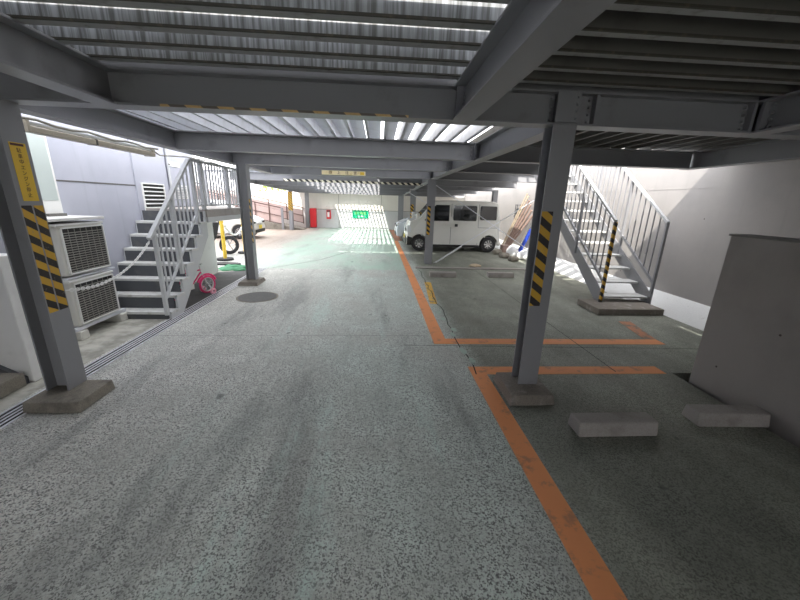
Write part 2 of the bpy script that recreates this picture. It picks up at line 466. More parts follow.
# deck planks: inverted channels with lips
def plank_mb(L, axis, wd=.19, h=.1, fl=.036):
    """deck plate on one C-shaped rib: the rib stands at the low-coordinate edge"""
    mb = MB(); t = .004
    def b(a0, a1, z0, z1):
        mb.box(*(((0, a0, z0), (L, a1, z1)) if axis == 'x' else ((a0, 0, z0), (a1, L, z1))))
    b(0, wd, h-t, h)
    b(0, t, 0, h-t)
    b(t, fl, 0, t)
    b(fl-.003, fl, t, .014)
    return mb
def planks(L, axis, spots, label, group, mat='galv', wd=.19, pitch=None, h=.1, fl=.036, edge=None):
    first = kid = None
    for i, p in enumerate(spots):
        if first is None:
            first = plank_mb(L, axis, wd, h, fl).build('deck_plank', mat); first.location = p
            tag(first, label % ORD[i], 'deck plank', group)
            if pitch: first.rotation_euler = (pitch, 0, 0)
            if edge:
                kid = [MB().box((0, -.002, -.004), (L, .012, .006)).build('edge_strip', 'dark_edge', first),  # dark strip along the bottom edge of the rib
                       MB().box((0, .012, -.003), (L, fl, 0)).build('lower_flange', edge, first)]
        else:
            o = first.copy(); COL.objects.link(o); o.location = p; o['label'] = label % ORD[i]
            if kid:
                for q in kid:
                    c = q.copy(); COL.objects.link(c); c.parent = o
pt = math.atan(-.022)
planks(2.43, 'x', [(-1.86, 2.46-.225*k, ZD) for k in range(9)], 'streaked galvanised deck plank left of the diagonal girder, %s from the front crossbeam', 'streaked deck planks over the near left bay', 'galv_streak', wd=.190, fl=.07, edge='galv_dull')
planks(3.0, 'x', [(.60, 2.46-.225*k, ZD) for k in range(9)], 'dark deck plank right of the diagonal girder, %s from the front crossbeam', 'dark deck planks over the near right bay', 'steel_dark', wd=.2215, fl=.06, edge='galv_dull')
planks(6.34, 'y', [(-2.713+.213*k, 2.70, ZD) for k in range(9)], 'bright deck plank beyond the front crossbeam, %s from the left girder', 'bright deck planks over the left of the drive', 'galv', wd=.170, h=.15)
planks(6.34, 'y', [(-2.713+.213*k, 2.70, ZD) for k in range(9, 19)], 'bright deck plank beyond the front crossbeam in the right half, %s from the centre', 'bright deck planks over the middle of the drive', 'galv', wd=.175, h=.15)
planks(2.35, 'y', [(1.335+.2135*k, 2.71, ZD) for k in range(15)], 'dark deck plank over the right stairs bay, %s from the front right column', 'dark deck planks over the right stairs bay', 'steel_dark', wd=.213)
planks(4.1, 'y', [(1.335+.2135*k, 5.07, ZD) for k in range(10)], 'dark deck plank over the bays before the van, %s from the left', 'dark deck planks in front of the van', 'steel_dark', wd=.213)
planks(11.2, 'y', [(-.02+.2135*k, 9.17, ZD) for k in range(20)], 'dark deck plank over the van and silver car, %s from the left', 'dark deck planks over the parked cars', 'steel_dark', wd=.213, pitch=pt)
planks(9.0, 'y', [(-4.42+.2135*k, 11.3, ZD+dz(11.3)) for k in range(8)], 'deck plank at the far left by the ramp, %s from the left', 'deck planks at the far left', 'galv', wd=.19, pitch=pt)
planks(2.2, 'y', [(-2.62+.213*k, 9.17, ZD) for k in range(12)], 'bright deck plank just behind the fourth crossbeam, %s from the left', 'bright deck planks behind the warning sign', 'galv', wd=.18, pitch=pt)
# open grating bars: sun falls through
first = None
for k in range(14):
    lbl = 'bright bar of the open grating roof over the far end, %s from the left' % ORD[k]
    p = (-2.60+.188*k, 11.4, ZD+dz(11.4))
    if first is None:
        mb = MB().box((-.006, 0, 0), (.006, 8.9, .1)).box((-.035, 0, .09), (.035, 8.9, .1)).box((-.02, 0, 0), (.02, 8.9, .006))
        for j in range(12):
            mb.box((-.094, .2+j*.72, .085), (.094, .26+j*.72, .1))
        first = mb.build('grating_bar', 'galv'); first.location = p; first.rotation_euler = (pt, 0, 0)
        tag(first, lbl, 'grating bar', 'open grating bars over the far end')
    else:
        o = first.copy(); COL.objects.link(o); o.location = p; o['label'] = lbl

# columns -----------------------------------------------------------
def column(x, y, label, face='x', w=.175, d=.17, top=ZB, foot=.09):
    t = thing('steel_column', (x, y, foot), label, 'column')
    h = top-foot
    tf = .012
    if face == 'y':   # flanges look along y
        MB().box((-w/2, -d/2, 0), (w/2, -d/2+tf, h)).build('flange', 'steel', t, .002)
        MB().box((-w/2, d/2-tf, 0), (w/2, d/2, h)).build('flange', 'steel', t, .002)
        MB().box((-.004, -d/2+tf, 0), (.004, d/2-tf, h)).build('web', 'steel', t)
    else:
        MB().box((d/2-tf, -w/2, 0), (d/2, w/2, h)).build('flange', 'steel', t, .002)
        MB().box((-d/2, -w/2, 0), (-d/2+tf, w/2, h)).build('flange', 'steel', t, .002)
        MB().box((-d/2+tf, -.004, 0), (d/2-tf, .004, h)).build('web', 'steel', t)
    return t
c = column(-2.505, 2.636, 'grey steel column at the left edge with two hazard tapes and a yellow sticker', 'x')
MB().box((.085, -.078, .64), (.0865, -.006, 1.41)).build('hazard_tape', 'hazard_y', c)
MB().box((.085, .008, .64), (.0865, .078, 1.41)).build('hazard_tape', 'hazard_y', c)
st = MB().box((.085, -.052, 1.44), (.0866, .060, 1.815)).build('sticker', 'sticker_yellow', c)
MB().box((.0867, -.045, 1.795), (.087, .045, 1.81)).build('sticker_band', 'text_brown', st)
for i, ch in enumerate('駐車中エンジン停止'):
    text(ch, .033, 'text_brown', st, (.0872, .004, 1.765-.036*i), (math.pi/2, 0, math.pi/2), ex=.0003)
c = column(1.32, 2.69, 'grey steel column right of centre with one hazard tape, on a stained footing', 'y', w=.17, d=.155)
MB().box((-.082, -.0795, .72), (.005, -.0775, 1.47)).build('hazard_tape', 'hazard_x', c)
# connection plates on the crossbeam above it
cp = MB().box((-.085, -.085, 2.085), (.085, -.0775, 2.28)).build('end_plate', 'steel', c)
for k in range(4): MB().tube([(.065, -.085, 2.11+.045*k), (.065, -.1, 2.11+.045*k)], .011, 6).build('bolt', 'steel', cp)
c = column(-2.43, 6.68, 'grey steel column in the left middle distance beside the landing', 'x', foot=.07)
MB().box((.085, -.075, .7), (.0865, -.02, 1.5)).build('hazard_tape', 'hazard_y', c)
c = column(1.35, 9.15, 'steel column in front of the van with a slim hazard tape', 'y', w=.19, foot=.0)
MB().box((-.09, -.087, .78), (-.01, -.085, 1.51)).build('hazard_tape', 'hazard_x', c)
c = column(1.38, 14.30, 'striped column behind the van windscreen', 'y', w=.21, foot=0, top=ZB+dz(14.3))
MB().box((-.1, -.087, .7), (.02, -.085, 1.5)).build('hazard_tape', 'hazard_post', c)
column(1.22, 18.7, 'slim far column just left of the striped one behind the van', 'y', w=.17, foot=0, top=ZB+dz(18.7))
column(1.19, 20.2, 'farthest slim right column, close to the far wall', 'y', w=.16, foot=0, top=ZB+dz(20.2))
column(4.15, 12.6, 'column at the rear of the van near the retaining wall', 'y', w=.17, foot=0, top=ZB+dz(12.6))
c = column(-4.55, 18.7, 'far left post with a yellow and black speckled sleeve', 'y', w=.2, foot=0, top=ZB+dz(18.7))
MB().box((-.102, -.09, 1.0), (.102, .0875, 1.93)).build('hazard_tape', 'hazard_post', c)
column(-4.02, 20.3, 'far column beside the tall red cabinet', 'y', w=.2, foot=0, top=ZB+dz(20.3))

# footings
def footing(x0, x1, y0, y1, h, label, mat, flare=.02):
    mb = MB(); f = flare
    vs = [(x0, y0, 0), (x1, y0, 0), (x1, y1, 0), (x0, y1, 0), (x0+f, y0+f, h), (x1-f, y0+f, h), (x1-f, y1-f, h), (x0+f, y1-f, h)]
    mb.add(vs, [(3, 2, 1, 0), (4, 5, 6, 7), (0, 1, 5, 4), (1, 2, 6, 5), (2, 3, 7, 6), (3, 0, 4, 7)])
    tag(mb.build('concrete_footing', mat, bevel=.008), label, 'footing')
footing(-2.63, -2.22, 2.38, 2.74, .089, 'flat brown concrete pad under the left edge column', 'concrete', .008)
footing(1.10, 1.49, 2.42, 2.86, .089, 'stained square concrete footing under the column right of centre', 'old_footing', .018)
footing(-2.62, -2.24, 6.38, 6.88, .069, 'pale concrete footing under the left middle column', 'concrete', .03)

# warning sign on the fourth crossbeam
t = thing('warning_sign', (-.86, 8.955, 2.178), 'long cream warning sign with dark characters on the fourth crossbeam', 'sign')
MB().box((-.53, -.012, 0), (.53, 0, .10)).build('sign_board', 'sign_cream', t, .003)
for i, ch in enumerate('頭上注意'):
    text(ch, .085, 'text_brown', t, (-.32+i*.2, -.014, .05), (math.pi/2, 0, 0), ex=.001)
MB().box((.40, -.014, .015), (.5, -.012, .085)).build('sign_patch', 'sticker_yellow', t)

# ------------------------------------------------------------------ floor markings, drain
def strip(name, pts, mat, label, z=.002, kind=None):
    mb = MB(); n = len(pts)
    vs = [(x, y, .0) for x, y in pts]+[(x, y, z) for x, y in pts]
    mb.add(vs, [tuple(range(n, 2*n)), tuple(range(n))[::-1]]+[(i, (i+1) % n, (i+1) % n+n, i+n) for i in range(n)])
    return tag(mb.build(name, mat), label, 'floor marking')
strip('painted_line', [(.925, -2), (1.075, -2), (1.075, 3.12), (.925, 3.12)], 'orange_line', 'orange bay line running to the viewer from the front right column')
strip('painted_line', [(1.075, 2.96), (2.93, 2.96), (2.93, 3.12), (1.075, 3.12)], 'orange_line', 'orange cross line passing just behind the front right column')
strip('painted_line', [(.67, 3.70), (.83, 3.70), (.83, 14.6), (.67, 14.6)], 'orange_line', 'long orange line leading from the centre back to the silver car')
strip('painted_line', [(.83, 3.70), (3.55, 3.70), (3.55, 3.86), (.83, 3.86)], 'orange_line', 'orange cross line in front of the right stairs')
strip('painted_line', [(3.40, 3.86), (3.55, 3.86), (3.71, 4.54), (3.53, 4.54)], 'orange_worn', 'faded short orange stub before the right stairs')
strip('painted_line', [(.86, 5.36), (.98, 5.34), (1.10, 6.9), (.97, 6.95)], 'yellow_line', 'short worn yellow dash beside the long orange line')
strip('painted_line', [(.70, 14.6), (1.0, 14.6), (.95, 20.3), (.62, 20.3)], 'orange_worn', 'faded orange band between the sun grid and the silver car')

def crack(pts, w, label, mat='dark_void', name='floor_crack', z=.0025):
    mb = MB()
    for i in range(len(pts)-1):
        (x0, y0), (x1, y1) = pts[i], pts[i+1]
        L = math.hypot(x1-x0, y1-y0); nx, ny = -(y1-y0)/L*w/2, (x1-x0)/L*w/2
        mb.add([(x0+nx, y0+ny, z), (x0-nx, y0-ny, z), (x1-nx, y1-ny, z), (x1+nx, y1+ny, z)], [(0, 1, 2, 3)])
    return tag(mb.build(name, mat), label, 'crack')
def jit(x0, y0, x1, y1, n, a):
    return [(x0+(x1-x0)*i/n+random.uniform(-a, a), y0+(y1-y0)*i/n+random.uniform(-a, a)) for i in range(n+1)]
crack(jit(.98, 2.98, 1.0, 8.2, 26, .03), .012, 'jagged crack running back beside the long orange line')
crack(jit(.3, 3.66, 4.4, 3.55, 8, .005)[:], .008, 'straight slab joint across the bays below the orange cross line')
crack([(2.42, 3.0), (2.42, 8.2)], .009, 'thin slab joint running back through the right bays')
crack([(-2.5, 8.2), (-1.6, 9.4), (-.8, 11.5)], .02, 'thin curved joint in the green floor beyond the middle column')
crack([(-2.6, 3.92), (.6, 3.95)], .005, 'hairline joint crossing the drive')
line_mat('patch_pale', (.40, .50, .44), (.2, .22, .2), .5, .62)
for i, (y, x) in enumerate(((3.25, 1.0), (3.5, .97), (4.0, .95), (4.15, 1.0), (4.6, .94), (4.9, .92))):
    n = 7; pts = [(x+.05*math.cos(a*6.28/n)*random.uniform(.5, 1.1), y+.11*math.sin(a*6.28/n)*random.uniform(.5, 1.0), .003) for a in range(n)]
    o = MB().add(pts, [tuple(range(n))]).build('filler_patch', 'patch_pale')
    tag(o, 'pale green filler patch on the jagged crack, %s counted from the near orange line' % ORD[i], 'floor patch', 'filler patches on the crack')

# drain with grating
t = thing('drain_grating', (-2.69, 0, 0), 'long slotted metal drain running along the left side', 'drain')
MB().box((-.075, -1, -.001), (.075, 8.1, .002)).build('channel', 'dark_void', t)
for x in (-.085, .075): MB().box((x, -1, 0), (x+.012, 8.1, .008)).build('drain_edge', 'galv', t)
for x in (-.045, -.008, .030): MB().box((x, -1, .001), (x+.014, 8.1, .006)).build('drain_bar', 'galv', t)
# manhole
t = thing('manhole_cover', (-2.0, 5.64, 0), 'round dark manhole cover set in the drive', 'manhole cover')
def disc(r, z0, z1, n=40): return [(r*math.cos(i*2*math.pi/n), r*math.sin(i*2*math.pi/n)) for i in range(n)]
MB().prism(disc(.33, 0, 0), 0, .004, 'z').build('rim', 'concrete', t)
MB().prism(disc(.30, 0, 0), 0, .008, 'z').build('cover', 'manhole', t)
# dark rubber sheet below landing and mats
tag(MB().add([(-3.40, 5.0, .0), (-2.80, 5.0, 0), (-2.80, 7.9, 0), (-3.46, 7.6, 0), (-3.40, 5.0, .004), (-2.80, 5.0, .004), (-2.80, 7.9, .004), (-3.46, 7.6, .004)],
    [(0, 1, 2, 3), (4, 5, 6, 7), (0, 1, 5, 4), (1, 2, 6, 5), (2, 3, 7, 6), (3, 0, 4, 7)]).build('rubber_mat', 'dark_mat'), 'dark rubber mat under the left landing', 'mat')
mb = MB()
vs = []
for i in range(8):
    for j in range(8):
        vs.append((-3.62+.62*i/7+.08*math.sin(j*1.7), 7.75+.7*j/7+.04*math.sin(i*2), .015+.03*random.random() if 0 < i < 7 and 0 < j < 7 else .003))
mb.add(vs, [(i*8+j, i*8+j+1, i*8+j+9, i*8+j+8) for i in range(7) for j in range(7)])
o = mb.build('green_net', 'green_mat', smooth=True); tag(o, 'crumpled green net lying at the end of the landing', 'net')
o.modifiers.new('s', 'SOLIDIFY').thickness = .006
mb = MB().prism(disc(.3, 0, 0, 14), 0, .03, 'z'); o = mb.build('black_cover', 'black', loc=(-3.75, 8.55, 0)); o.scale = (1.3, .5, 1)
tag(o, 'flat black cover lying behind the green net', 'cover')

# wheel stops
def stop(x0, x1, y, label, w=.17, h=.11, rz=0, mat='block'):
    L = x1-x0
    mb = MB().prism([(-w/2, 0), (w/2, 0), (w/2-.02, h), (-w/2+.02, h)], 0, L, 'x')
    o = mb.build('wheel_stop', mat, bevel=.012); o.location = (x0, y, 0); o.rotation_euler = (0, 0, rz)
    tag(o, label, 'wheel stop')
stop(1.46, 2.06, 2.10, 'concrete wheel stop nearest the column right of centre')
stop(2.47, 3.04, 2.20, 'concrete wheel stop beside the low concrete wall', rz=-.04)
stop(1.16, 1.76, 7.50, 'small distant wheel stop in line with the hazard taped column')
stop(2.50, 3.10, 7.55, 'small distant wheel stop to the right of the other distant one')
mb = MB().box((.95, 8.42, 0), (4.4, 8.56, .03))
tag(mb.build('concrete_kerb', 'block', bevel=.008), 'low concrete kerb crossing the bays in front of the van', 'kerb')

# ------------------------------------------------------------------ left stairs
def left_stairs():
    t = thing('staircase', (-2.75, 4.5, 0), 'grey steel steps at the left rising to the landing, dark risers', 'stairs')
    n = 7; rise = .184; run = .178
    XL = -.93
    for i in range(n):
        z = .10+rise*i; y = run*i
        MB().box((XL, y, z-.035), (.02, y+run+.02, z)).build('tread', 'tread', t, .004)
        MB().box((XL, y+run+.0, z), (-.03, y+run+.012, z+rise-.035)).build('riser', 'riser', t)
    MB().box((XL, .005, 0), (-.02, .02, .065)).build('riser', 'riser', t)
    # zigzag outer stringer
    prof = [(0, .0)]
    for i in range(n):
        z = .10+rise*i; y = run*i
        prof += [(y-.0, z-.036 if i else .064), (y, z+.002), (y+run, z+.002)]
    prof += [(run*n, .1+rise*n-.02), (run*n+.02, .1+rise*n-.02), (run*n+.02, .98), (.28, 0)]
    MB().prism(prof, -.015, .015, 'x').build('stringer', 'steel_white', t)
    MB().prism(prof, XL-.012, XL, 'x').build('stringer', 'steel_white', t)
    # handrail
    a = Vector((.0, -.17, 1.08)); b = Vector((.0, .98, 2.10))
    MB().bar(a, b, .055, .04).build('handrail', 'steel_white', t, .006)
    MB().bar((0, -.03, .30), (0, .98, 1.30), .03, .03).build('lower_rail', 'steel_white', t, .003)
    for y in (-.06, .42):
        z0 = .10+(y/run)*rise if y > 0 else .08
        zt = 1.08+(y+.17)*.887
        MB().box((-.022, y-.022, z0), (.022, y+.022, zt)).build('post', 'steel_white', t, .003)
    for k in range(9):
        y = .04+.105*k
        if abs(y-.42) < .04: continue
        zt = 1.08+(y+.17)*.887; zb = .33+(y+.03)*.99
        MB().box((-.009, y-.009, zb), (.009, y+.009, zt)).build('baluster', 'steel_white', t)
left_stairs()

def landing():
    t = thing('landing_platform', (-2.75, 5.78, 0), 'concrete landing at the top of the left steps with a barred white guard', 'landing')
    MB().box((-.89, 0, 1.27), (.03, 2.0, 1.39)).build('slab', 'block', t, .006)
    MB().box((.0, .02, 1.19), (.03, 1.98, 1.27)).build('edge_beam', 'steel_white', t)
    MB().bar((0, -.28, 2.10), (0, 1.98, 2.10), .05, .04).build('handrail', 'steel_white', t, .005)
    MB().box((-.012, -.25, 1.44), (.012, 1.98, 1.465)).build('lower_rail', 'steel_white', t)
    for y in (-.24, .0, .95, 1.9): MB().box((-.025, y-.03, 1.39 if y >= 0 else 1.2), (.025, y+.03, 2.09)).build('post', 'steel_white', t, .003)
    for k in range(19):
        y = -.12+.105*k
        MB().box((-.010, y-.012, 1.46), (.010, y+.012, 2.09)).build('baluster', 'steel_white', t)
    # guard along the far end
    MB().bar((-.9, 1.97, 2.10), (0, 1.97, 2.10), .05, .04).build('handrail', 'steel_white', t, .005)
    for k in range(8):
        x = -.85+.105*k
        MB().box((x-.011, 1.96, 1.4), (x+.011, 1.98, 2.09)).build('baluster', 'steel_white', t)
landing()
struct(MB().box((-3.70, 5.9, 0), (-3.5, 7.62, 1.27)).build('wall_under_landing', 'white_paint'), 'white wall under the left landing', 'wall')
# louvers on wall
def louver(y0, y1, z0, z1, label):
    t = thing('louver_vent', (-3.68, y0, z0), label, 'vent')
    w, h = y1-y0, z1-z0
    MB().box((0, 0, 0), (.006, w, h)).build('backing', 'black', t)
    f = MB()
    f.box((0, -.02, -.02), (.02, 0, h+.02)).box((0, w, -.02), (.02, w+.02, h+.02)).box((0, 0, -.02), (.02, w, 0)).box((0, 0, h), (.02, w, h+.02))
    f.build('frame', 'white_paint', t)
    n = 7
    for k in range(n):
        z = h*(k+.5)/n
        MB().box((0, 0, -.011), (.032, w, -.004), Matrix.Translation((.004, 0, z)) @ Matrix.Rotation(.5, 4, 'Y')).build('slat', 'white_paint', t)
louver(5.84, 6.38, 1.31, 1.75, 'slatted louver in the lilac wall at the head of the left steps')
louver(6.70, 7.10, 1.55, 1.75, 'small slatted louver seen between the left stair balusters')
t = thing('door_plate', (-3.665, 6.65, 2.08), 'small white plate on the lilac door above the left steps', 'plate')
MB().box((0, 0, 0), (.006, .32, .075)).build('plate', 'white_paint', t, .002)
MB().box((.006, -.06, .02), (.02, 0, .035)).build('hook', 'steel_dark', t)

# near-left step
t = thing('entry_step', (-3.7, 2.3, 0), 'brown concrete step at the left edge beside the white wall', 'step')
MB().box((-.5, .1, 0), (.72, .5, .12)).build('step_block', 'concrete', t, .01)
MB().box((-.5, .1, .12), (.40, .5, .26)).build('step_block', 'concrete', t, .01)

# ------------------------------------------------------------------ air conditioners
def grille_mat():
    t = NT('ac_grille')
    x = t.xyz()
    a = t.math('GREATER_THAN', t.math('FRACT', t.math('DIVIDE', x[2], .024)), .42)
    b = t.math('LESS_THAN', t.math('FRACT', t.math('DIVIDE', x[1], .085)), .10)
    c = t.mix(t.math('MULTIPLY', a, t.math('SUBTRACT', 1, b)), (.55, .54, .50), (.03, .03, .03))
    MATS['ac_grille'] = t.done(c, .5)
grille_mat()
def ac(x, y, z, w, h, d, label):
    t = thing('air_conditioner', (x, y, z), label, 'air conditioner', 'stacked outdoor units')
    MB().box((-d, 0, 0), (0, w, h)).build('casing', 'ac_body', t, .012)
    MB().box((0, .05, .03), (.006, w-.02, h-.03)).build('fan_opening', 'black', t)
    g = MB()
    n = int((h-.07)/.026)
    for k in range(n):
        z0 = .035+k*.026
        g.box((.006, .05, z0), (.010, w-.02, z0+.0075))
    for k in range(8):
        y0 = .05+(w-.07)*k/7
        g.box((.006, y0-.0012, .03), (.011, y0+.0012, h-.03))
    g.build('grille', 'ac_bar', t)
    f = MB(); f.box((0, .035, .015), (.018, .05, h-.015)).box((0, w-.025, .015), (.018, w-.01, h-.015)).box((0, .035, .015), (.018, w-.01, .03)).box((0, .035, h-.03), (.018, w-.01, h-.015))
    f.build('grille_frame', 'white_paint', t, .003)
    MB().box((-d-.005, -.008, h), (.012, w+.01, h+.022)).build('lid', 'white_paint', t, .006)
    return t
ac(-3.32, 3.80, .15, .62, .50, .28, 'lower of the two stacked outdoor air conditioner units')
ac(-3.32, 3.80, .72, .62, .53, .28, 'upper of the two stacked outdoor air conditioner units')
t = thing('unit_rack', (-3.32, 3.75, 0), 'metal rack carrying the stacked air conditioners', 'rack')
for dx in (-.30, -.02):
    MB().box((dx-.015, 0, .105), (dx+.015, .78, .145)).build('base_rail', 'galv', t)
    MB().box((dx-.015, .0, .685), (dx+.015, .74, .705)).build('shelf_rail', 'galv', t)
for dx in (-.30,):
    for y in (.01, .71): MB().box((dx-.02, y, .1), (dx+.0, y+.03, 1.3)).build('upright', 'galv', t)
for y in (.0, .62):
    o = tag(MB().prism([(-.06, 0), (.06, 0), (.05, .1), (-.05, .1)], -.30, .03, 'x').build('support_block', 'ac_body', bevel=.01), 'plastic block under the rack, %s' % ('near end' if y == 0 else 'end nearest the steps'), 'support block')
    o.location = (-3.32, 3.82+y, 0)
tag(MB().box((-3.7, 3.7, 1.30), (-3.3, 4.45, 1.33)).build('wall_shelf', 'white_paint', bevel=.004), 'white shelf on the wall just above the upper air conditioner', 'shelf')

# fluorescent fitting and cable under girder
t = thing('fluorescent_light', (-2.93, 3.30, 2.115), 'long unlit tube light fitting running along the upper left wall', 'light')
MB().tube([(.0, 0, .035), (.0, 1.65, .035)], .024, 12).build('tube', 'tube_white', t, smooth=True)
MB().box((-.05, 0, -.045), (.035, 1.65, .005)).build('housing', 'beige_metal', t, .006)
MB().tube([(-.07, 0, .01), (-.07, 1.65, .01)], .022, 10).build('conduit', 'tube_white', t, smooth=True)
for y in (-.02, 1.64): MB().box((-.09, y, -.05), (.04, y+.03, .06)).build('end_cap', 'beige_metal', t, .004)
for y in (.7,): MB().box((-.055, y, -.05), (.04, y+.02, .01)).build('clip', 'steel_dark', t)
pts = [(-2.80, 3.1+i*.17, 2.145+.012*math.sin(i*1.9)) for i in range(11)]+[(-2.80, 4.87, 2.15)]
tag(MB().tube(pts, .011, 8).build('electric_cable', 'cable', smooth=True), 'beige cable sagging along the girder above the tube light', 'cable')
tag(MB().tube([(-2.82, 4.75, 2.14), (-2.86, 5.0, 2.09), (-2.78, 5.5, 2.13), (-2.76, 6.1, 2.14), (-2.73, 6.8, 2.1)], .009, 6).build('electric_cable', 'cable', smooth=True), 'thin cable looping above the landing guard', 'cable')

# plastic chains
def chain(p, q, sag, n, label, name='plastic_chain', r=.004, ln=.032):
    p = Vector(p); q = Vector(q); mb = MB()
    def P(t): v = p.lerp(q, t); v.z -= sag*4*t*(1-t); return v
    for i in range(n):
        c = P((i+.5)/n); d = (P((i+1)/n)-P(i/n)); L = d.length*.78; d.normalize()
        s = d.cross(Vector((0, 0, 1))).normalized(); u = s.cross(d)
        if i % 2: s = u
        pts = [c+d*math.cos(a)*L+s*math.sin(a)*L*.42 for a in [k*math.pi/4 for k in range(8)]]
        mb.tube(pts, r, 5, closed=True)
    tag(mb.build(name, 'white_paint', smooth=True), label, 'chain')
chain((-2.42, 2.74, .86), (-2.77, 4.36, 1.05), .14, 46, 'white plastic chain hung from the left column to the foot of the stair rail')
t = thing('yellow_post', (-3.98, 9.15, 0), 'nearer yellow bollard post beyond the landing', 'post')
MB().tube([(0, 0, 0), (0, 0, 1.0)], .045, 14).build('tube', 'yellow_paint', t, smooth=True)
MB().prism(disc(.2, 0, 0, 20), 0, .05, 'z').build('base', 'rubber', t)
t = thing('yellow_post', (-3.93, 10.4, 0), 'farther yellow bollard post beyond the landing', 'post')
MB().tube([(0, 0, 0), (0, 0, 1.0)], .045, 14).build('tube', 'yellow_paint', t, smooth=True)
MB().prism(disc(.2, 0, 0, 20), 0, .05, 'z').build('base', 'rubber', t)
chain((-3.93, 9.15, .92), (-3.88, 10.4, .92), .32, 22, 'white chain sagging between the two yellow bollard posts', r=.012)

# ------------------------------------------------------------------ wheel helper
def ring(r0, r1, w, n=28):
    """annular solid about y axis"""
    mb = MB(); prof = [(r0, -w/2), (r1-.015, -w/2), (r1, -w/2+.02), (r1, w/2-.02), (r1-.015, w/2), (r0, w/2)]
    k = len(prof); vs = []
    for i in range(n):
        a = 2*math.pi*i/n
        for r, y in prof: vs.append((r*math.cos(a), y, r*math.sin(a)))
    fs = [(i*k+j, i*k+(j+1) % k, ((i+1) % n)*k+(j+1) % k, ((i+1) % n)*k+j) for i in range(n) for j in range(k)]
    return mb.add(vs, fs)
def wheel(parent, x, y, r, w, side, rim='chrome'):
    o = ring(r*.60, r, w).build('wheel', 'rubber', parent, smooth=True); o.location = (x, y, r)
    mb = MB().prism(disc(r*.6, 0, 0, 24), -w*.25, w*.25, 'z')
    mb.v = [(a, c*1, b) for a, b, c in mb.v]
    d = mb.build('wheel_disc', 'riser', o)
    sp = MB()
    for k in range(8):
        a = k*math.pi/4
        sp.bar((0, side*w*.3, 0), (r*.58*math.cos(a), side*w*.36, r*.58*math.sin(a)), .035, .02, up=(0, 1, 0))
    h = MB().prism(disc(.05, 0, 0, 12), 0, 1, 'z')
    sp.build('spokes', rim, o)
    ring(r*.54, r*.62, w*.9).build('rim', rim, o, smooth=True)
    return o
def arc(cx, cz, r, n=12):
    return [(cx+r*math.cos(math.pi*i/n), cz+r*math.sin(math.pi*i/n)) for i in range(n+1)]

def car_body(t, prof, W, belt, top, mat, taper=.09, bev=.035):
    """side profile (x,z) swept across y in slices, narrowing above the belt line"""
    ys = [-W/2, W/2]
    n = len(prof); vs = []
    for y in ys:
        for a, b in prof:
            k = 1-taper*max(0, (b-belt)/(top-belt))
            vs.append((a, y*k, b))
    fs = [tuple(range(n)), tuple(range(2*n-1, n-1, -1))]+[(i, i+n, (i+1) % n+n, (i+1) % n) for i in range(n)]
    o = MB().add(vs, fs).build('body', mat, t)
    md = o.modifiers.new('bevel', 'BEVEL'); md.width = bev; md.segments = 3; md.limit_method = 'ANGLE'; md.angle_limit = math.radians(50)
    for p in o.data.polygons: p.use_smooth = False
    return o
def side_panel(t, name, pts, W, belt, top, mat, taper=.09, off=.004, side=-1, th=.006):
    vs = []
    for dd in (off, off-th):
        for a, b in pts:
            k = 1-taper*max(0, (b-belt)/(top-belt))
            vs.append((a, side*(W/2*k+dd), b))
    n = len(pts)
    fs = [tuple(range(n)), tuple(range(2*n-1, n-1, -1))]+[(i, i+n, (i+1) % n+n, (i+1) % n) for i in range(n)]
    return MB().add(vs, fs).build(name, mat, t)
def rrect(x0, z0, x1, z1, r=.04):
    out = []
    for cx, cz, a0 in ((x1-r, z1-r, 0), (x0+r, z1-r, 90), (x0+r, z0+r, 180), (x1-r, z0+r, 270)):
        for k in range(4):
            a = math.radians(a0+30*k); out.append((cx+r*math.cos(a), cz+r*math.sin(a)))
    return out

